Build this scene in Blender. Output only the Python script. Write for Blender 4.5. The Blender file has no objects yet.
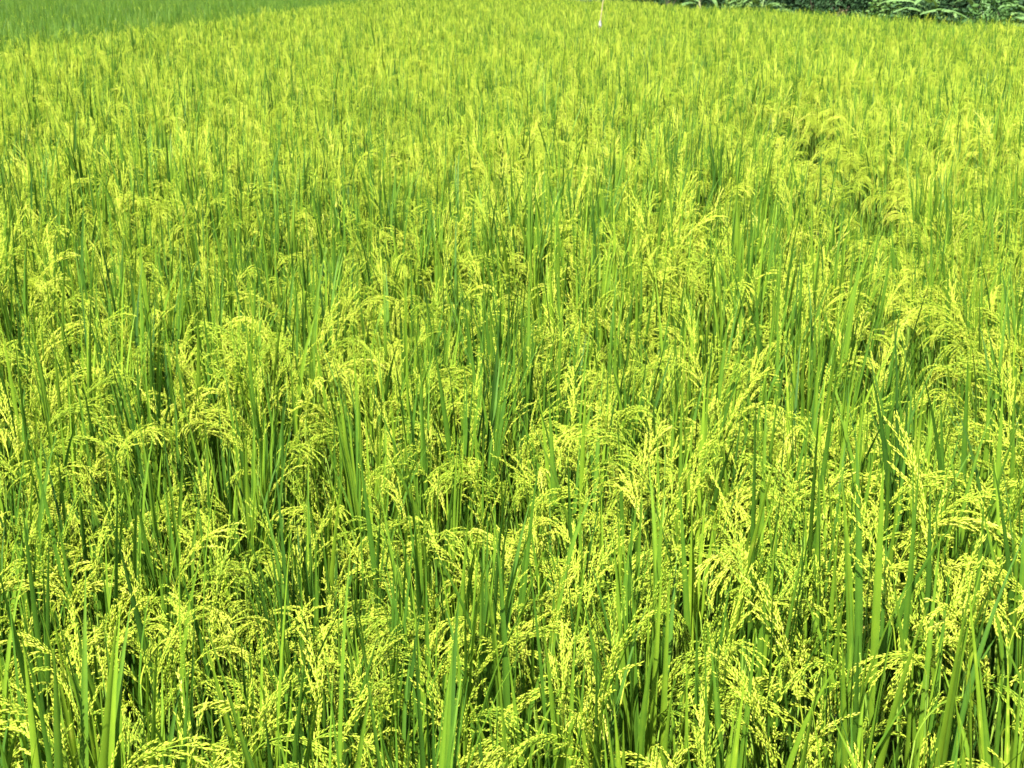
import bpy, math, random
import numpy as np
from mathutils import Vector, Matrix

R = math.radians
S = bpy.context.scene
COL = S.collection
random.seed(11)
rng = np.random.default_rng(11)

# ------------------------------------------------------------------ camera
F_PX, CAM_H, PITCH = 1300.0, 1.84, 17.55
cd = bpy.data.cameras.new('camera')
cam = bpy.data.objects.new('camera', cd)
COL.objects.link(cam)
cam.location = (0, 0, CAM_H)
cam.rotation_euler = (R(90 - PITCH), 0, 0)
cd.sensor_width = 36.0
cd.lens = F_PX / 1024 * 36.0
cd.clip_start, cd.clip_end = 0.05, 3000
cd.dof.use_dof = True
cd.dof.focus_distance = 2.2
cd.dof.aperture_fstop = 22.0
S.camera = cam

# ------------------------------------------------------------------ world, sun, exposure
SUN_EL, SUN_AZ = R(56), R(212)            # azimuth clockwise from +Y (the viewing direction)
w = bpy.data.worlds.new('World'); S.world = w; w.use_nodes = True
nt = w.node_tree
sky = nt.nodes.new('ShaderNodeTexSky')
sky.sky_type = 'NISHITA'; sky.sun_disc = False
sky.sun_elevation = SUN_EL; sky.sun_rotation = SUN_AZ
bg = nt.nodes['Background']; bg.inputs['Strength'].default_value = 0.075
nt.links.new(sky.outputs[0], bg.inputs['Color'])
sd = bpy.data.lights.new('sun', 'SUN'); so = bpy.data.objects.new('sun', sd); COL.objects.link(so)
sd.energy = 5.0; sd.angle = R(0.5); sd.color = (1.0, 0.95, 0.86)
sdir = Vector((math.sin(SUN_AZ) * math.cos(SUN_EL), math.cos(SUN_AZ) * math.cos(SUN_EL), math.sin(SUN_EL)))
so.rotation_euler = sdir.to_track_quat('Z', 'Y').to_euler()
so.location = sdir * 30
S.view_settings.view_transform = 'Standard'
S.view_settings.look = 'None'
S.view_settings.exposure = 2.57
S.view_settings.gamma = 1.0
S.render.engine = 'CYCLES'
S.cycles.pixel_filter_type = 'BLACKMAN_HARRIS'
S.cycles.filter_width = 1.6
S.cycles.max_bounces = 8
S.cycles.diffuse_bounces = 5
S.cycles.transmission_bounces = 6
S.cycles.transparent_max_bounces = 8
S.cycles.use_adaptive_sampling = True
S.cycles.adaptive_threshold = 0.02

# ------------------------------------------------------------------ materials
def nodes(name):
    m = bpy.data.materials.new(name); m.use_nodes = True
    t = m.node_tree; t.nodes.clear()
    out = t.nodes.new('ShaderNodeOutputMaterial')
    return m, t, out

def mathn(t, op, a, b=None, c=None):
    n = t.nodes.new('ShaderNodeMath'); n.operation = op
    for i, v in enumerate((a, b, c)):
        if v is None: continue
        if isinstance(v, (int, float)): n.inputs[i].default_value = v
        else: t.links.new(v, n.inputs[i])
    return n.outputs[0]

def ramp(t, fac, stops):
    n = t.nodes.new('ShaderNodeValToRGB')
    e = n.color_ramp.elements
    while len(e) < len(stops): e.new(0.5)
    for el, (p, c) in zip(e, stops):
        el.position = p; el.color = (*c, 1)
    t.links.new(fac, n.inputs[0])
    return n.outputs[0]

def plant_mat(name, stops, trans=0.35, rough=0.45, spec=0.4, tmul=(1.4, 1.35, 0.7), obj_w=0.4):
    """leaf-like surface: colour from the per-piece 'tint' plus a per-plant random, part of the light passes through"""
    m, t, out = nodes(name)
    at = t.nodes.new('ShaderNodeAttribute'); at.attribute_name = 'tint'
    oi = t.nodes.new('ShaderNodeObjectInfo')
    fac = mathn(t, 'ADD', mathn(t, 'MULTIPLY', at.outputs['Fac'], 1 - obj_w), mathn(t, 'MULTIPLY', oi.outputs['Random'], obj_w))
    tc = t.nodes.new('ShaderNodeTexCoord')
    nz = t.nodes.new('ShaderNodeTexNoise'); nz.inputs['Scale'].default_value = 40; nz.inputs['Detail'].default_value = 3
    t.links.new(tc.outputs['Object'], nz.inputs['Vector'])
    fac = mathn(t, 'ADD', fac, mathn(t, 'MULTIPLY', mathn(t, 'SUBTRACT', nz.outputs['Fac'], 0.5), 0.35))
    col = ramp(t, fac, stops)
    p = t.nodes.new('ShaderNodeBsdfPrincipled')
    p.inputs['Roughness'].default_value = rough
    p.inputs['Specular IOR Level'].default_value = spec
    t.links.new(col, p.inputs['Base Color'])
    if trans > 0:
        mul = t.nodes.new('ShaderNodeMix'); mul.data_type = 'RGBA'; mul.blend_type = 'MULTIPLY'
        mul.inputs[0].default_value = 1
        t.links.new(col, mul.inputs[6]); mul.inputs[7].default_value = (*tmul, 1)
        tr = t.nodes.new('ShaderNodeBsdfTranslucent'); t.links.new(mul.outputs[2], tr.inputs['Color'])
        mx = t.nodes.new('ShaderNodeMixShader'); mx.inputs[0].default_value = trans
        t.links.new(p.outputs[0], mx.inputs[1]); t.links.new(tr.outputs[0], mx.inputs[2])
        t.links.new(mx.outputs[0], out.inputs['Surface'])
    else:
        t.links.new(p.outputs[0], out.inputs['Surface'])
    return m

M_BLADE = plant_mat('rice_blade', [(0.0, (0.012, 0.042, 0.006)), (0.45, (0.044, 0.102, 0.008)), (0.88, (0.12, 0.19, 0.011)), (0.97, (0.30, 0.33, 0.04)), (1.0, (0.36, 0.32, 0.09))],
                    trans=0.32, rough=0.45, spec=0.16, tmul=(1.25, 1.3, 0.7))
M_STEM = plant_mat('rice_stem', [(0.0, (0.07, 0.16, 0.015)), (1.0, (0.18, 0.26, 0.03))], trans=0.0, rough=0.5)
M_HEAD = plant_mat('rice_head', [(0.0, (0.13, 0.235, 0.018)), (0.3, (0.30, 0.395, 0.036)), (0.55, (0.43, 0.49, 0.056)), (0.8, (0.53, 0.55, 0.095)), (0.95, (0.61, 0.60, 0.18)), (1.0, (0.52, 0.42, 0.18))],
                   trans=0.58, rough=0.6, spec=0.15, tmul=(1.25, 1.27, 1.0))
M_YOUNG = plant_mat('young_rice_blade', [(0.0, (0.025, 0.072, 0.006)), (0.5, (0.055, 0.122, 0.008)), (1.0, (0.13, 0.205, 0.012))], trans=0.42)
M_BANANA = plant_mat('banana_leaf', [(0.0, (0.04, 0.09, 0.025)), (0.6, (0.08, 0.145, 0.04)), (1.0, (0.125, 0.185, 0.06))], trans=0.3, rough=0.5, spec=0.2)
M_BSTEM = plant_mat('banana_stem', [(0.0, (0.10, 0.12, 0.05)), (1.0, (0.22, 0.20, 0.09))], trans=0.0, rough=0.6)
M_DARKLEAF = plant_mat('shrub_leaf', spec=0.12, rough=0.7, stops=[(0.0, (0.009, 0.024, 0.009)), (0.6, (0.017, 0.044, 0.014)), (1.0, (0.035, 0.075, 0.022))], trans=0.2)
M_PALELEAF = plant_mat('weed_leaf', [(0.0, (0.025, 0.06, 0.015)), (0.6, (0.05, 0.105, 0.025)), (1.0, (0.11, 0.165, 0.045))], trans=0.3, rough=0.75, spec=0.08)
M_BARK = plant_mat('bark', [(0.0, (0.025, 0.02, 0.014)), (1.0, (0.06, 0.045, 0.03))], trans=0.0, rough=0.9, spec=0.1)
M_BAMBOO = plant_mat('bamboo', [(0.0, (0.14, 0.11, 0.05)), (1.0, (0.22, 0.18, 0.09))], trans=0.0, rough=0.5)
M_RAG = plant_mat('rag', [(0.0, (0.16, 0.16, 0.13)), (1.0, (0.28, 0.28, 0.24))], trans=0.2, rough=0.7, spec=0.2, tmul=(1, 1, 1))

m, t, out = nodes('mud')
tc = t.nodes.new('ShaderNodeTexCoord')
n1 = t.nodes.new('ShaderNodeTexNoise'); n1.inputs['Scale'].default_value = 3.5; n1.inputs['Detail'].default_value = 8
t.links.new(tc.outputs['Object'], n1.inputs['Vector'])
c = ramp(t, n1.outputs['Fac'], [(0.3, (0.012, 0.012, 0.006)), (0.6, (0.024, 0.023, 0.011)), (0.8, (0.042, 0.038, 0.02))])
p = t.nodes.new('ShaderNodeBsdfPrincipled'); t.links.new(c, p.inputs['Base Color']); p.inputs['Specular IOR Level'].default_value = 0.15
t.links.new(ramp(t, n1.outputs['Fac'], [(0.35, (0.55,) * 3), (0.6, (0.9,) * 3)]), p.inputs['Roughness'])
bp = t.nodes.new('ShaderNodeBump'); bp.inputs['Strength'].default_value = 0.6; bp.inputs['Distance'].default_value = 0.03
t.links.new(n1.outputs['Fac'], bp.inputs['Height']); t.links.new(bp.outputs[0], p.inputs['Normal'])
t.links.new(p.outputs[0], out.inputs['Surface'])
M_MUD = m
M_BUND = m.copy(); M_BUND.name = 'bund_soil'
for n in M_BUND.node_tree.nodes:
    if n.type == 'VALTORGB' and n.color_ramp.elements[2].position > 0.7 if n.type == 'VALTORGB' and len(n.color_ramp.elements) > 2 else False:
        for el, cc in zip(n.color_ramp.elements, ((0.07, 0.07, 0.03), (0.13, 0.12, 0.06), (0.2, 0.17, 0.1))):
            el.color = (*cc, 1)

# ------------------------------------------------------------------ mesh building
class MB:
    def __init__(s):
        s.v, s.f, s.m, s.t, s.n = [], [], [], [], 0
    def add(s, verts, faces, mat=0, tint=0.5):
        verts = np.asarray(verts, float)
        s.v.append(verts); faces = np.asarray(faces, dtype=np.int64)
        s.f.append((faces + s.n)); s.m.append(np.full(len(faces), mat))
        s.t.append(np.full(len(verts), tint) if np.isscalar(tint) else np.asarray(tint, float))
        s.n += len(verts)
    def merge(s, o, M=None, mat_add=0, tint_add=0.0):
        """append another builder through a 4x4 numpy matrix"""
        for v, f, mm, tt in zip(o.v, o.f, o.m, o.t): pass
        V = np.concatenate(o.v)
        if M is not None: V = V @ M[:3, :3].T + M[:3, 3]
        s.v.append(V); s.t.append(np.clip(np.concatenate(o.t) + tint_add, 0, 1))
        for f, mm in zip(o.f, o.m):
            s.f.append(f + s.n); s.m.append(mm + mat_add)
        s.n += len(V)
    def mesh(s, name, mats):
        V = np.concatenate(s.v); T = np.concatenate(s.t)
        idx = np.concatenate([f.ravel() for f in s.f])
        tot = np.concatenate([np.full(len(f), f.shape[1]) for f in s.f])
        mi = np.concatenate(s.m)
        me = bpy.data.meshes.new(name)
        me.vertices.add(len(V)); me.vertices.foreach_set('co', V.ravel())
        me.loops.add(len(idx)); me.loops.foreach_set('vertex_index', idx.astype(np.int32))
        me.polygons.add(len(tot))
        me.polygons.foreach_set('loop_start', (np.cumsum(tot) - tot).astype(np.int32))
        me.polygons.foreach_set('loop_total', tot.astype(np.int32))
        me.polygons.foreach_set('material_index', mi.astype(np.int32))
        me.polygons.foreach_set('use_smooth', np.ones(len(tot), dtype=bool))
        a = me.attributes.new('tint', 'FLOAT', 'POINT'); a.data.foreach_set('value', T.astype(np.float32))
        for mm in mats: me.materials.append(mm)
        me.update(calc_edges=True); me.validate()
        return me

def unit(v):
    return v / max(np.linalg.norm(v), 1e-9)

def frame_of(d, hint):
    d = unit(d); x = hint - d * np.dot(hint, d)
    if np.linalg.norm(x) < 1e-4:
        x = np.cross(d, np.array((0.3, 0.9, 0.1)))
    x = unit(x); return d, x, np.cross(d, x)

def tube(mb, pts, radii, sides=4, mat=0, tint=0.5, cap=True):
    pts = [np.asarray(p, float) for p in pts]; n = len(pts)
    V = []
    hint = np.array((1.0, 0.13, 0.07))
    for i, p in enumerate(pts):
        d = pts[min(i + 1, n - 1)] - pts[max(i - 1, 0)]
        d, x, y = frame_of(d, hint); hint = x
        for k in range(sides):
            a = 2 * math.pi * k / sides
            V.append(p + radii[i] * (math.cos(a) * x + math.sin(a) * y))
    Fq = [(i * sides + k, i * sides + (k + 1) % sides, (i + 1) * sides + (k + 1) % sides, (i + 1) * sides + k) for i in range(n - 1) for k in range(sides)]
    mb.add(V, Fq, mat, tint)
    if cap:
        b = mb.n - len(V)
        if sides == 4:
            mb.add([V[-4], V[-3], V[-2], V[-1]], [(0, 1, 2, 3)], mat, tint)

def blade(mb, base, d0, side, length, width, bend, mat=0, tint=0.5, seg=7, fold=0.35, twist=0.0, tip_tint=0.12, kink=None):
    """a grass blade: V-folded ribbon with a midrib, bending under its own weight"""
    d = unit(np.asarray(d0, float)); p = np.asarray(base, float).copy(); side = np.asarray(side, float)
    V, T = [], []
    out = np.array((d[0], d[1], 0.0))
    if np.linalg.norm(out) < 1e-3: out = np.array((1.0, 0, 0))
    out = unit(out)
    for i in range(seg + 1):
        s = i / seg
        dd, x, y = frame_of(d, side)
        a = twist * s
        x2 = math.cos(a) * x + math.sin(a) * y; y2 = -math.sin(a) * x + math.cos(a) * y
        wdt = width * 0.5 * (0.62 + 0.5 * s if s < 0.35 else 0.795) * (1 - max(0, (s - 0.3) / 0.7) ** 1.9)
        wdt = max(wdt, 0.0004)
        V += [p - x2 * wdt, p - y2 * wdt * fold, p + x2 * wdt]
        T += [tint + tip_tint * max(0, s - 0.75) * 4, min(tint + 0.22, 0.9), tint + tip_tint * max(0, s - 0.75) * 4]
        st = length / seg
        b = bend * (0.4 + 1.4 * s) / seg
        if kink and abs(s - kink[0]) < 0.5 / seg: b += kink[1]
        # rotate d towards out/down
        down = np.array((0, 0, -1.0)); tgt = unit(out * 0.9 + down * 0.6)
        ang = math.acos(max(-1, min(1, float(np.dot(d, tgt)))))
        if ang > 1e-3:
            b = min(b, ang); ax = unit(np.cross(d, tgt))
            d = unit(d * math.cos(b) + np.cross(ax, d) * math.sin(b))
        p = p + d * st
    Fq = []
    for i in range(seg):
        o = i * 3; q = o + 3
        Fq += [(o, o + 1, q + 1, q), (o + 1, o + 2, q + 2, q + 1)]
    mb.add(V, Fq, mat, np.clip(T, 0, 1))

def Rmat(zdir, xdir, loc, scale=1.0):
    z, x, y = frame_of(np.asarray(zdir, float), np.asarray(xdir, float))
    M = np.eye(4); M[:3, 0] = x * scale; M[:3, 1] = y * scale; M[:3, 2] = z * scale; M[:3, 3] = loc
    return M

# ------------------------------------------------------------------ rice heads
GR_V = np.array([(0, 0, 0), (0.0, 0, 1)] + [(math.cos(a) * (1 if k % 2 == 0 else 0.75), math.sin(a) * (1 if k % 2 == 0 else 0.75), 0.48) for k, a in enumerate([0, math.pi / 2, math.pi, 1.5 * math.pi])])
GR_F = [(0, 3, 2), (0, 4, 3), (0, 5, 4), (0, 2, 5), (1, 2, 3), (1, 3, 4), (1, 4, 5), (1, 5, 2)]

def panicle(seed, end_deg, length, n_br, lax=1.0):
    r = random.Random(seed); mb = MB()
    N = 16; pts = [np.zeros(3)]; dirs = []
    sway = r.uniform(-0.25, 0.25)
    for i in range(N):
        s = (i + 0.5) / N
        th = R(4 + end_deg * (s ** 0.8 if end_deg > 110 else s ** 1.15))
        d = np.array((math.sin(th), sway * s * math.sin(th), math.cos(th))); dirs.append(unit(d))
        pts.append(pts[-1] + unit(d) * length / N)
    tube(mb, pts, [0.0013 - 0.0007 * i / N for i in range(N + 1)], 3, 0, 0.12, False)
    G = []
    for b in range(n_br):
        s = 0.12 + 0.86 * (b + r.uniform(-0.2, 0.2)) / max(n_br - 1, 1)
        s = min(max(s, 0.1), 0.995); k = min(int(s * N), N - 1)
        p = pts[k] + (pts[k + 1] - pts[k]) * (s * N - k)
        d0, x, y = frame_of(dirs[k], np.array((1.0, 0.2, 0)))
        az = b * 2.4 + r.uniform(-0.5, 0.5); sp = r.uniform(0.05, 0.34) * lax
        d = unit(d0 + sp * (math.cos(az) * x + math.sin(az) * y))
        bl = r.uniform(0.07, 0.12) * (1.0 - 0.3 * s) * (length / 0.19)
        if b == n_br - 1: d = d0
        M_ = 7; bp = [p]; bd = []
        for i in range(M_):
            g = 0.07 + 0.13 * (end_deg / 130)
            d = unit(d + np.array((0, 0, -g * r.uniform(0.6, 1.2)))); bd.append(d); bp.append(bp[-1] + d * bl / M_)
        tube(mb, bp[::2] + [bp[-1]], [0.0006] * 5, 3, 0, 0.25, False)
        ng = max(5, int(bl / 0.0036)); a0 = r.uniform(0, 6.28)
        bt = r.uniform(-0.14, 0.14)
        for gi in range(ng):
            u = 0.12 + 0.88 * gi / ng; kk = min(int(u * M_), M_ - 1)
            q = bp[kk] + (bp[kk + 1] - bp[kk]) * (u * M_ - kk)
            dd, gx, gy = frame_of(bd[kk], np.array((0.2, 1.0, 0.1)))
            aa = a0 + gi * 2.6
            o = math.cos(aa) * gx + math.sin(aa) * gy
            gd = unit(dd + 0.13 * o * r.uniform(0.3, 1.8) + np.array((r.uniform(-.1, .1), r.uniform(-.1, .1), 0)))
            gl = r.uniform(0.0078, 0.0108); gw = r.uniform(0.00088, 0.00115)
            Mx = Rmat(gd, np.cross(gd, o), q + o * 0.0008)
            V = GR_V * np.array((gw, gw, gl))
            mb.add(V @ Mx[:3, :3].T + Mx[:3, 3], GR_F, 0, min(1, max(0, 0.5 + bt + r.uniform(-0.28, 0.28))))
    return mb

PAN_SPEC = ([(158, 0.22, 16), (146, 0.205, 15), (132, 0.22, 16), (150, 0.19, 14), (118, 0.205, 14), (168, 0.235, 17)],     # bowed
            [(98, 0.205, 13), (84, 0.195, 13), (74, 0.215, 13), (106, 0.19, 12)],                                         # leaning
            [(46, 0.21, 12), (30, 0.20, 11), (58, 0.205, 12), (20, 0.21, 11)])                                          # young, upright
PAN = []
for kind, specs in enumerate(PAN_SPEC):
    for i, (e, l, n) in enumerate(specs):
        mb = panicle(100 + kind * 20 + i, e, l * 0.80, n, 1.0 if kind else 1.15)
        PAN.append((kind, mb, mb.mesh('panicle', [M_HEAD, M_STEM])))
PAN_BY = [[i for i, p in enumerate(PAN) if p[0] == k] for k in range(3)]

# ------------------------------------------------------------------ rice clumps
def clump(seed, n_till, n_flag, n_low, n_pan, mix, tall, h0):
    """returns foliage builder, stem builder and the list of (panicle index, 4x4 matrix)"""
    r = random.Random(seed); fo, st, heads = MB(), MB(), []
    tips = []
    for i in range(n_till):
        az = i * 2.399963 + r.uniform(-0.4, 0.4); rr = 0.012 + 0.04 * math.sqrt((i + 0.5) / n_till)
        o = np.array((math.cos(az), math.sin(az), 0.0))
        lean = R(2 + 10 * (i / n_till) + r.uniform(-2, 3)); h = h0 * r.uniform(0.86, 1.05)
        p = o * rr; pts = [p]; N = 6; d = None
        for k in range(N):
            a = lean * (0.5 + 0.8 * k / N)
            d = np.array((o[0] * math.sin(a), o[1] * math.sin(a), math.cos(a)))
            pts.append(pts[-1] + d * h / N)
        tube(st, pts, [0.0034 - 0.0021 * k / N for k in range(N + 1)], 4, 0, r.uniform(0.2, 0.9))
        tips.append((pts, o, az, d))
    for i, (pts, o, az, d) in enumerate(tips):
        if i < n_pan:
            kind = r.choices((0, 1, 2), mix)[0]
            pi = r.choice(PAN_BY[kind])
            a2 = az + r.gauss(0, 0.9); hx = np.array((math.cos(a2), math.sin(a2), 0))
            heads.append((pi, Rmat(d, hx, pts[-1], r.uniform(0.88, 1.12))))
    # erect flag leaves, longer than the heads
    for i in range(n_flag):
        pts, o, az, d = tips[(i * 3 + 1) % n_till]
        k = r.choice((3, 4, 4, 5)); a2 = az + r.uniform(-1.2, 1.2)
        oo = np.array((math.cos(a2), math.sin(a2), 0)); ang = R(abs(r.gauss(0, 3.6)) + 0.6)
        d0 = np.array((oo[0] * math.sin(ang), oo[1] * math.sin(ang), math.cos(ang)))
        sa = a2 + math.pi / 2 + r.uniform(-1.0, 1.0)
        L = tall * r.uniform(0.75, 1.12)
        blade(fo, pts[k], d0, (math.cos(sa), math.sin(sa), 0), L, r.uniform(0.0095, 0.0175), R(r.choice((2, 4, 6, 9, 14, 24))), 0,
              r.uniform(0.0, 0.8), 8, 0.35, r.uniform(-0.7, 0.7))
    # lower leaves
    for i in range(n_low):
        pts, o, az, d = tips[(i * 5 + 2) % n_till]
        k = r.choice((1, 1, 2, 2, 3)); a2 = az + r.uniform(-1.5, 1.5)
        oo = np.array((math.cos(a2), math.sin(a2), 0)); ang = R(r.uniform(6, 26))
        d0 = np.array((oo[0] * math.sin(ang), oo[1] * math.sin(ang), math.cos(ang)))
        sa = a2 + math.pi / 2 + r.uniform(-0.5, 0.5)
        tn = r.uniform(0.0, 0.35)  # darker green of low leaves, deepened to put the gaps' shade into the colour
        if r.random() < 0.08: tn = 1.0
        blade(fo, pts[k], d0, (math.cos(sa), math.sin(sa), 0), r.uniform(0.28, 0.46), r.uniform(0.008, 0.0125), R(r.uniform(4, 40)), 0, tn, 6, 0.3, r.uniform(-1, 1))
    return fo, st, heads

# kinds: 0 heavy with bowed heads, 1 mixed, 2 full of tall blades
SPEC = [dict(n_till=17, n_flag=17, n_low=12, n_pan=15, mix=(5, 3, 2), tall=0.42, h0=0.75),
        dict(n_till=16, n_flag=30, n_low=13, n_pan=11, mix=(3, 4, 2.6), tall=0.45, h0=0.74),
        dict(n_till=15, n_flag=44, n_low=14, n_pan=7, mix=(3, 4, 2.4), tall=0.48, h0=0.72),
        dict(n_till=19, n_flag=15, n_low=10, n_pan=18, mix=(4, 3, 2.5), tall=0.39, h0=0.76)]
PER = 5
CL = []
for k in range(4):
    for j in range(PER):
        CL.append((k, *clump(1000 + 50 * k + j, **SPEC[k])))
FOL = [c[1].mesh('foliage', [M_BLADE]) for c in CL]
STM = [c[2].mesh('stem', [M_STEM]) for c in CL]

def joined(c, name, blade_mat=M_BLADE, stem_mat=M_STEM):
    mb = MB(); mb.merge(c[1]); mb.merge(c[2], None, 1)
    for pi, M in c[3]:
        mb.merge(PAN[pi][1], M, 2, random.uniform(-0.22, 0.22))
    # panicle slots: 0 head, 1 stem -> shift to 2, 3
    return mb.mesh(name, [blade_mat, stem_mat, M_HEAD, stem_mat])

def grow(x, y):
    return 1 + 0.045 * math.sin(x * 2.3 + 1.1 * math.sin(y * 1.7)) + 0.04 * math.sin(y * 2.9 + x * 1.3 + 2 * math.sin(x * 0.9))

# ------------------------------------------------------------------ where the clumps stand
K = 0.87
GAP = lambda y: 0.78 * K + 0.152 * y    # a thin trodden line through the crop
def edge_right(y):                      # the field's right end, running away from the camera
    return 9.35 - (y - 23.2) * (6.9 / 23.5)
def edge_left(y):                       # the strip between the ripe and the green plot
    return -7.9 * K + (y - 19.0 * K) * 0.085

cp, sp_ = math.cos(R(PITCH)), math.sin(R(PITCH))
def project(x, y, z):
    dz = z - CAM_H
    depth = y * cp - dz * sp_; up = y * sp_ + dz * cp
    return 512 + F_PX * x / depth, 384 - F_PX * up / depth, depth

ripe, young = [], []
y = 0.90; row = 0; DX = 0.182
low_spots = set()
while y < 58:
    half = 0.44 * y + 1.6
    n = int(half / DX) + 1
    off = rng.uniform(-0.1, 0.1)
    for i in range(-n, n + 1):
        x = i * DX + off + rng.normal(0, 0.03); yy = y + rng.normal(0, 0.03)
        if x > edge_right(yy) - 0.2: continue
        g = abs(x - GAP(yy) - 0.07 * math.sin(yy * 1.3))
        seam = 2.8 < yy < 10.5 and g < (0.27 if yy > 6.0 else 0.14) + 0.06 * math.sin(yy * 2.3)
        if rng.random() < 0.015: continue
        e = edge_left(yy) + rng.normal(0, 0.15)
        if x < e - 0.22: young.append((x, yy, row))
        elif x > e + 0.02:
            if seam and g < 0.19 + 0.04 * math.sin(yy * 2.3) and yy > 6.3: continue
            ripe.append((x, yy, row))
            if seam: low_spots.add((x, yy))
    y += DX; row += 1

HEADS = [(60, 600), (240, 540), (200, 690), (90, 520), (480, 520), (640, 300), (620, 470), (770, 700), (800, 640), (880, 600), (850, 570), (980, 430), (850, 440),
         (960, 320), (80, 370), (150, 290), (270, 310), (560, 570), (420, 620), (290, 600), (20, 450), (510, 400), (740, 440), (690, 330), (360, 300), (60, 260), (960, 650), (700, 250), (1000, 560)]
BLADES = [(375, 540), (335, 620), (470, 370), (540, 500), (580, 430), (690, 580), (715, 680), (900, 480), (640, 400), (230, 430), (130, 560), (330, 250), (400, 200), (910, 690),
          (430, 470), (120, 350), (610, 700), (540, 680), (750, 340), (860, 340), (990, 690), (30, 700), (500, 300), (250, 330), (690, 480), (560, 220), (820, 520), (470, 440), (560, 380), (650, 480), (500, 640), (440, 540), (380, 440), (600, 560)]
def kind_at(px, py, r):
    sc = max(0.25, (py + 26) / 780)
    def f(L): return min(((px - a) ** 2 + (py - b) ** 2) ** 0.5 for a, b in L) / (90 * sc)
    a, b = f(HEADS), f(BLADES)
    wt = [0.45 + 4 * math.exp(-a * a), 1.1, 0.45 + 4 * math.exp(-b * b)]
    return r.choices((0, 1, 2), wt)[0]

# the clumps that show largest become individuals, the rest one mass
cand = []
for q in ripe:
    px, py, dp = project(q[0], q[1], 0.86)
    if -25 < px < 1049 and -10 < py < 800:
        cand.append((dp, q))
cand.sort(key=lambda c: c[0])
near = [c[1] for c in cand[:300]]
near_set = set(near)
rest = [q for q in ripe if q not in near_set]

ORD = ['first', 'second', 'third', 'fourth', 'fifth', 'sixth', 'seventh', 'eighth', 'ninth', 'tenth', 'eleventh', 'twelfth', 'thirteenth', 'fourteenth', 'fifteenth', 'sixteenth',
       'seventeenth', 'eighteenth', 'nineteenth', 'twentieth'] + ['twenty-' + s for s in ('first', 'second', 'third', 'fourth', 'fifth', 'sixth', 'seventh', 'eighth', 'ninth')] + ['thirtieth']
LOOK = [('full rice clump of bowed yellow heads', 'rice clump heavy with drooping golden heads'),
        ('rice clump of mixed blades and yellow heads', 'rice clump with green blades among bent heads'),
        ('rice clump of tall upright green blades', 'rice clump with long blades above few heads')]
rows = sorted({q[2] for q in near})
r3 = random.Random(5)
def set_mat(o, M):
    o.matrix_local = Matrix([list(map(float, rr)) for rr in M])
for ri, rw in enumerate(rows):
    for j, q in enumerate(sorted((c for c in near if c[2] == rw), key=lambda c: c[0])):
        x, yy, _ = q
        px, py, dp = project(x, yy, 0.86)
        k = 2 if (x, yy) in low_spots else kind_at(px, py, r3); v = k * PER + r3.randrange(PER)
        root = bpy.data.objects.new('rice_clump', None)
        root.empty_display_size = 0.1
        COL.objects.link(root)
        root.location = (x, yy, 0); s = r3.uniform(0.93, 1.07) * grow(x, yy) * (0.62 if (x, yy) in low_spots else 1)
        root.rotation_euler = (R(r3.gauss(0, 2)), R(r3.gauss(0, 2)), r3.uniform(0, 6.283)); root.scale = (s, s, s * r3.uniform(0.97, 1.04))
        back = 'nearest row' if ri == 0 else ORD[ri] + ' row back'
        root['label'] = f'{LOOK[k][r3.randrange(2)]}, {ORD[j]} from the left, {back}'
        root['category'] = 'rice plant'
        root['group'] = 'rice clumps at the near side of the field'
        for nm, me in (('foliage', FOL[v]), ('stem', STM[v])):
            o = bpy.data.objects.new(nm, me); COL.objects.link(o); o.parent = root
        for pi, M in CL[v][3]:
            o = bpy.data.objects.new('panicle', PAN[pi][2]); COL.objects.link(o); o.parent = root
            set_mat(o, M)

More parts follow.
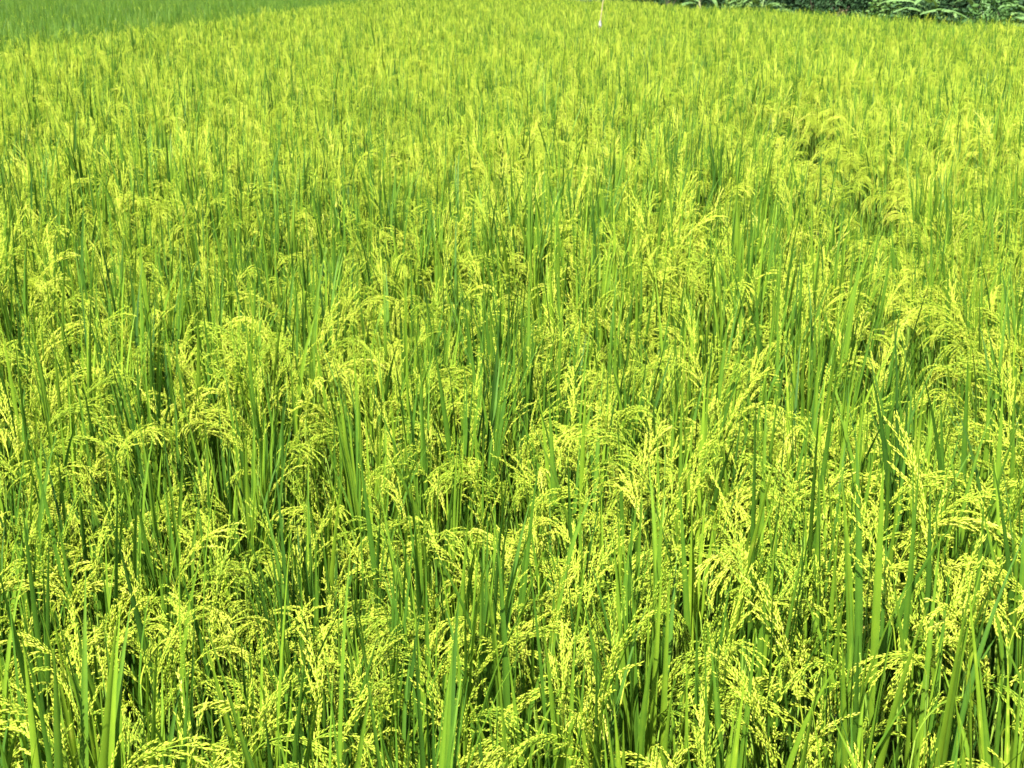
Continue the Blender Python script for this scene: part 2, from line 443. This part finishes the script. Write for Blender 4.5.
# ------------------------------------------------------------------ the rest of the crop: one mass each
def scatter(name, pts, meshes, label, pick, rnd, smin=0.93, smax=1.08):
    srcs = [bpy.data.objects.new(name + '_plant', me) for me in meshes]      # only read by the nodes, never linked
    me = bpy.data.meshes.new(name)
    me.vertices.add(len(pts)); me.vertices.foreach_set('co', np.array([(p[0], p[1], 0.0) for p in pts], dtype=np.float32).ravel())
    rot = np.array([(R(rnd.gauss(0, 2.5)), R(rnd.gauss(0, 2.5)), rnd.uniform(0, 6.283)) for _ in pts], dtype=np.float32)
    sc = np.array([rnd.uniform(smin, smax) * grow(p[0], p[1]) * (0.62 if (p[0], p[1]) in low_spots else 1) for p in pts], dtype=np.float32)
    ix = np.array([pick(p, rnd) for p in pts], dtype=np.int32)
    a = me.attributes.new('rot', 'FLOAT_VECTOR', 'POINT'); a.data.foreach_set('vector', rot.ravel())
    a = me.attributes.new('scl', 'FLOAT', 'POINT'); a.data.foreach_set('value', sc)
    a = me.attributes.new('idx', 'INT', 'POINT'); a.data.foreach_set('value', ix)
    ob = bpy.data.objects.new(name, me); COL.objects.link(ob)
    ob['kind'] = 'stuff'; ob['label'] = label; ob['category'] = 'rice'
    g = bpy.data.node_groups.new(name, 'GeometryNodeTree')
    g.interface.new_socket('Geometry', in_out='INPUT', socket_type='NodeSocketGeometry')
    g.interface.new_socket('Geometry', in_out='OUTPUT', socket_type='NodeSocketGeometry')
    gi = g.nodes.new('NodeGroupInput'); go = g.nodes.new('NodeGroupOutput')
    iop = g.nodes.new('GeometryNodeInstanceOnPoints')
    gti = g.nodes.new('GeometryNodeGeometryToInstance')
    for s in reversed(srcs):
        oi = g.nodes.new('GeometryNodeObjectInfo'); oi.inputs['Object'].default_value = s
        oi.inputs['As Instance'].default_value = False
        g.links.new(oi.outputs['Geometry'], gti.inputs[0])
    def att(nm, ty):
        n = g.nodes.new('GeometryNodeInputNamedAttribute'); n.data_type = ty; n.inputs['Name'].default_value = nm
        return n.outputs['Attribute']
    g.links.new(gi.outputs[0], iop.inputs['Points'])
    g.links.new(gti.outputs[0], iop.inputs['Instance'])
    iop.inputs['Pick Instance'].default_value = True
    g.links.new(att('idx', 'INT'), iop.inputs['Instance Index'])
    e2r = g.nodes.new('FunctionNodeEulerToRotation')
    g.links.new(att('rot', 'FLOAT_VECTOR'), e2r.inputs[0]); g.links.new(e2r.outputs[0], iop.inputs['Rotation'])
    g.links.new(att('scl', 'FLOAT'), iop.inputs['Scale'])
    g.links.new(iop.outputs[0], go.inputs[0])
    md = ob.modifiers.new('scatter', 'NODES'); md.node_group = g
    return ob

JO = [joined(c, 'ripe_rice') for c in CL]
def pick_ripe(p, rnd):
    px, py, dp = project(p[0], p[1], 0.86)
    k = kind_at(px, py, rnd) if py > 180 else rnd.choices((0, 1, 2, 3), (2, 1.2, 0.6, 4))[0]
    if (p[0], p[1]) in low_spots: k = 2
    return k * PER + rnd.randrange(PER)
scatter('rice_crop', rest, JO, 'ripening yellow green rice filling the field beyond the nearest clumps', pick_ripe, random.Random(8))

YC = []
for j in range(4):
    c = clump(3000 + j, 12, 24, 22, 2, (0, 2, 3), 0.46, 0.68)
    YC.append(joined((9, *c), 'young_rice', M_YOUNG))
scatter('young_rice_crop', young, YC, 'greener rice without ripe heads in the next plot on the left', lambda p, rnd: rnd.randrange(4), random.Random(9))

# ------------------------------------------------------------------ ground
mb = MB()
gx = np.linspace(-1200, 1200, 2)
mb.add([(-1200, -1200, 0), (1200, -1200, 0), (1200, 1200, 0), (-1200, 1200, 0)], [(0, 1, 2, 3)])
o = bpy.data.objects.new('ground', mb.mesh('ground', [M_MUD])); COL.objects.link(o); o['kind'] = 'structure'
mb = MB()                               # the low bund the photographer stands on
xs = np.linspace(-30, 30, 121); prof = [(-1.2, 0.004), (-0.9, 0.24), (-0.4, 0.27), (0.0, 0.28), (0.2, 0.22), (0.45, 0.004)]
V = []
for x in xs:
    for (yy, z) in prof:
        V.append((x, yy + 0.05 * math.sin(x * 1.7 + yy), z + (0.03 * math.sin(x * 2.9 + yy * 5) if z > 0.1 else 0)))
n = len(prof)
mb.add(V, [(i * n + k, (i + 1) * n + k, (i + 1) * n + k + 1, i * n + k + 1) for i in range(len(xs) - 1) for k in range(n - 1)])
o = bpy.data.objects.new('path', mb.mesh('path', [M_BUND])); COL.objects.link(o); o['kind'] = 'structure'

# ------------------------------------------------------------------ bamboo stake with a white rag
def thing(name, label, cat, loc, group=None, rz=0.0):
    o = bpy.data.objects.new(name, None); COL.objects.link(o); o.location = loc; o.rotation_euler = (0, 0, rz)
    o['label'] = label; o['category'] = cat
    if group: o['group'] = group
    return o
def part(name, mb, mats, parent):
    o = bpy.data.objects.new(name, mb.mesh(name, mats)); COL.objects.link(o); o.parent = parent
    return o

def ground_at(px, py, z=0.95):
    """world point whose height-z spot shows at a pixel"""
    d = np.array(((px - 512) / F_PX, cp + (384 - py) / F_PX * sp_, -sp_ + (384 - py) / F_PX * cp))
    k = (z - CAM_H) / d[2]
    return d * k + np.array((0, 0, CAM_H))

g = ground_at(600, 27, 0.98)
stake = thing('bamboo_stake', 'thin leaning bamboo stake with a white rag, standing in the middle of the rice', 'stake', (g[0] - 0.12, g[1], 0))
mb = MB(); pts, rad = [], []
for i in range(11):
    s = i / 10
    pts.append((0.12 * s * 2.6 + 0.01 * math.sin(s * 9), 0.05 * s, 2.5 * s)); rad.append(0.011 - 0.005 * s)
tube(mb, pts, rad, 8, 0, 0.5)
for i in range(1, 8):
    z = 2.5 * i / 8.0; tube(mb, [(0.3125 * 0.9984 * z / 2.5, 0.02 * z, z - 0.008), (0.3125 * z / 2.5, 0.02 * z, z + 0.008)], [0.013 - 0.005 * z / 2.5] * 2, 8, 0, 0.2)
part('pole', mb, [M_BAMBOO], stake)
mb = MB(); rr = random.Random(3); nU, nV = 7, 9
V = []
for i in range(nU):
    for k in range(nV):
        a = 2 * math.pi * k / (nV); rad_ = 0.016 + 0.012 * (i / (nU - 1)) + 0.008 * math.sin(3 * a + i)
        V.append((0.125 + rad_ * math.cos(a), 0.02 + rad_ * math.sin(a), 1.08 - 0.09 * i / (nU - 1) + 0.02 * math.sin(2 * a)))
mb.add(V, [(i * nV + k, i * nV + (k + 1) % nV, (i + 1) * nV + (k + 1) % nV, (i + 1) * nV + k) for i in range(nU - 1) for k in range(nV)], 0, 0.7)
part('rag', mb, [M_RAG], stake)

# ------------------------------------------------------------------ plants along the field's far right end
def leaf_mesh(mb, p, d, nrm, L, W, tint):
    d, x, y = frame_of(np.asarray(d, float), np.asarray(nrm, float))
    p = np.asarray(p, float)
    V = [p, p + d * L * 0.45 + x * W * 0.5 - y * W * 0.08, p + d * L * 0.95 - y * L * 0.12, p + d * L * 0.45 - x * W * 0.5 - y * W * 0.08, p + d * L * 0.5 + y * W * 0.06]
    mb.add(V, [(0, 1, 4), (1, 2, 4), (2, 3, 4), (3, 0, 4)], 0, tint)

def bush(name, label, cat, loc, seed, width, height, n, leaf, mat, trunk_h=0.0, group=None):
    r = random.Random(seed); root = thing(name, label, cat, loc, group, r.uniform(0, 6.28))
    cr = MB(); st = MB()
    lobes = []
    nb = max(5, int(6 * height))
    for i in range(nb):
        a = r.uniform(0, 6.28); q = math.sqrt(r.random()) * width * 0.5; z = trunk_h + (height - trunk_h) * (0.05 + 0.9 * r.random() ** 1.5)
        sh = 1 - 0.5 * max(0, (z - trunk_h) / (height - trunk_h) - 0.5) * 2 * 0.7
        lobes.append((q * math.cos(a) * sh, q * math.sin(a) * sh, z, r.uniform(0.16, 0.3) * width))
    tops = MB()
    tube(st, [(0, 0, 0), (0.03 * width, 0.02, height * 0.3), (0.0, 0.05, height * 0.75)], [0.035 * height * 0.6 + 0.015, 0.026 * height * 0.6 + 0.01, 0.006], 7, 0, 0.5)
    for (x, y, z, q) in lobes:
        tube(st, [(0.01, 0, max(0.05, z * 0.45)), (x * 0.5, y * 0.5, z * 0.75), (x, y, z)], [0.012 * height * 0.5 + 0.004, 0.008 * height * 0.5 + 0.003, 0.003], 5, 0, 0.5)
        lt = r.uniform(-0.2, 0.2)
        for k in range(n // nb):
            u = np.array((r.gauss(0, 1), r.gauss(0, 1), r.gauss(0, 1))); u = unit(u); rad_ = q * r.uniform(0.45, 1.12)
            p = np.array((x, y, z)) + u * rad_ * np.array((1, 1, 0.8))
            if p[2] < 0.04: continue
            d = unit(u + np.array((r.uniform(-.7, .7), r.uniform(-.7, .7), r.uniform(-0.9, 0.3))))
            leaf_mesh(cr, p, d, np.array((r.uniform(-1, 1), r.uniform(-1, 1), r.uniform(-1, 1))), leaf * r.uniform(0.7, 1.3), leaf * r.uniform(0.35, 0.55), min(1, max(0, 0.5 + lt + r.uniform(-0.3, 0.3))))
    part('crown' if trunk_h > 0 else 'foliage', cr, [mat], root)
    part('trunk' if trunk_h > 0 else 'stem', st, [M_BARK], root)
    return root

def banana(label, loc, seed, h, n_leaf, droop, rz=None, lean=0.0):
    r = random.Random(seed); root = thing('banana_plant', label, 'banana plant', loc, 'banana plants along the end of the field', r.uniform(0, 6.28) if rz is None else rz)
    st = MB()
    pts = [(lean * s * h, 0.02 * math.sin(3 * s), h * s) for s in np.linspace(0, 1, 9)]
    tube(st, pts, [0.07 - 0.035 * s for s in np.linspace(0, 1, 9)], 12, 0, [0.5 + 0.3 * math.sin(i * 1.7) for i in range(9 * 12)], True)
    part('pseudostem', st, [M_BSTEM], root)
    for i in range(n_leaf):
        mb = MB(); az = i * 2.4 + r.uniform(-0.35, 0.35); L = r.uniform(0.95, 1.4); W = r.uniform(0.15, 0.24)
        th = R(r.uniform(10, 30) + 45 * i / n_leaf); bend = R(droop * r.uniform(0.7, 1.25))
        N = 26; p = np.array((lean * h, 0.0, h - 0.25 * i / n_leaf)); mid = [p]; D = []
        o = np.array((math.cos(az), math.sin(az), 0)); sd_ = np.array((-math.sin(az), math.cos(az), 0))
        for k in range(N):
            s = k / N; a = th + bend * s ** 1.2
            d = o * math.sin(a) + np.array((0, 0, 1)) * math.cos(a); D.append(d); p = p + d * L / N; mid.append(p)
        tube(mb, mid[::2], [0.018 - 0.015 * k / 13 for k in range(len(mid[::2]))], 5, 0, 0.95)
        for sg in (1, -1):
            torn = 0.0
            for k in range(4, N):
                s = (k - 4) / (N - 4); wv = lambda q: W * 0.5 * max(0.02, math.sin(math.pi * min(1, 0.06 + 0.94 * q) ** 0.72)) ** 0.6
                if r.random() < 0.3: torn = r.uniform(-0.35, 0.35)
                nrm = np.cross(D[k], sd_)
                def edge(q, m):
                    a = R(18) + torn
                    return m + sg * sd_ * wv(q) * math.cos(a) - np.array((0, 0, 1)) * wv(q) * math.sin(a) * 0.9 + D[k] * 0.05
                e0 = edge(s, mid[k]); e1 = edge(min(1, s + 0.9 / (N - 4)), mid[k + 1] - D[k] * (L / N) * 0.1)
                V = [mid[k], (mid[k] + e0) / 2 + np.array((0, 0, 0.02)), e0, mid[k + 1], (mid[k + 1] + e1) / 2 + np.array((0, 0, 0.02)), e1]
                Fq = [(0, 1, 4, 3), (1, 2, 5, 4)]
                mb.add(V, Fq, 0, min(1, max(0, 0.45 + 0.12 * torn + r.uniform(-0.1, 0.1))))
        o_ = part('leaf', mb, [M_BANANA], root)
    return root

def on_edge(px, back):
    """a ground spot BACK metres behind the field's right edge, seen in picture column px"""
    for yy in np.arange(10, 70, 0.05):
        x = edge_right(yy) + back
        if 512 + F_PX * x / (yy * cp + 1.0 * sp_) < px: return (x, yy, 0.0)
    return (edge_right(70) + back, 70, 0)

banana('banana plant whose pale fronds arch low beside the leftmost weeds of the field edge', on_edge(762, 0.9), 1, 0.95, 11, 112)
banana('slim banana plant with few fronds, farthest left along the far field edge', on_edge(700, 1.2), 2, 1.1, 8, 100)
banana('banana plant with three broad leaves drooping to the rice, right of the dark tree', on_edge(938, 0.7), 3, 0.95, 11, 118)
banana('small banana plant with spread upright pale leaves, near the right end of the hedge', on_edge(984, 0.5), 4, 0.75, 9, 75)
banana('tall banana plant behind the pale weeds, half hidden by dark shrubs', on_edge(872, 2.6), 5, 1.4, 9, 110)
banana('banana plant at the very right corner with fronds over dark leaves', on_edge(1040, 0.9), 6, 0.9, 10, 105)

G_TREE = 'dark trees along the end of the field'
TREES = [(650, 1.5, 'small dark tree at the left end of the hedge'), (682, 2.4, 'dark tree just right of the hedge end'), (725, 2.6, 'dark leafy tree behind the arching banana fronds'),
         (800, 2.0, 'dark round tree just right of the arching banana fronds'), (838, 2.2, 'dark tree standing behind the dry brown shrub'), (896, 1.8, 'darkest tall tree between the weeds and the drooping banana'),
         (955, 2.6, 'dark tree behind the drooping banana leaves'), (1006, 1.9, 'dark tree right of the small upright banana plant'), (1060, 2.4, 'dark tree at the right corner of the hedge')]
for i, (px, back, lab) in enumerate(TREES):
    r = random.Random(70 + i)
    bush('hedge_tree', lab, 'tree', on_edge(px, back + 0.5), 40 + i, r.uniform(2.6, 3.4), r.uniform(3.4, 4.6), 14000, 0.11, M_DARKLEAF, 0.25, G_TREE)
for i, px in enumerate((655, 690, 735, 785, 825, 868, 905, 945, 985, 1030)):
    bush('hedge_tree', ['tree in the back row of the hedge, ' + p_ for p_ in ('at its far left end', 'second from its far left end', 'behind the arching banana fronds', 'behind the dark round tree', 'behind the dry brown shrub',
         'left of the darkest tall tree', 'right of the darkest tall tree', 'behind the drooping banana leaves', 'behind the small upright banana plant', 'at the right corner')][i],
         'tree', on_edge(px, 4.2), 440 + i, 3.2, 4.8, 7000, 0.17, M_DARKLEAF, 0.2, G_TREE)
SH = [(668, 0.5, 'low dark shrub at the far left of the hedge foot', M_DARKLEAF), (745, 0.5, 'pale weedy bush below the first arching banana fronds', M_PALELEAF),
      (815, 0.6, 'dark low shrub between the two tall trees', M_DARKLEAF), (858, 0.35, 'pale bright green weed bush next to the dry shrub', M_PALELEAF),
      (880, 0.3, 'pale weed bush at the foot of the darkest tree', M_PALELEAF), (915, 0.6, 'bluish dark shrub left of the drooping banana', M_DARKLEAF),
      (968, 0.5, 'dark shrub between the two right banana plants', M_DARKLEAF), (1018, 0.4, 'pale weeds at the right end of the rice', M_PALELEAF)]
for i, (px, back, lab, mt) in enumerate(SH):
    r = random.Random(170 + i)
    pale = mt is M_PALELEAF
    bush('weed_bush' if pale else 'shrub', lab, 'bush', on_edge(px, back), 240 + i, r.uniform(0.9, 1.4), 1.25 if pale else r.uniform(1.5, 1.9), 1500, 0.12 if pale else 0.1, mt, 0.0, 'low bushes at the foot of the hedge')
M_DRY = plant_mat('dry_leaf', [(0.0, (0.035, 0.028, 0.014)), (1.0, (0.09, 0.06, 0.03))], trans=0.2)
bush('dry_shrub', 'small dry brown shrub in the hedge foot', 'bush', on_edge(844, 0.5), 300, 0.5, 1.15, 500, 0.09, M_DRY)
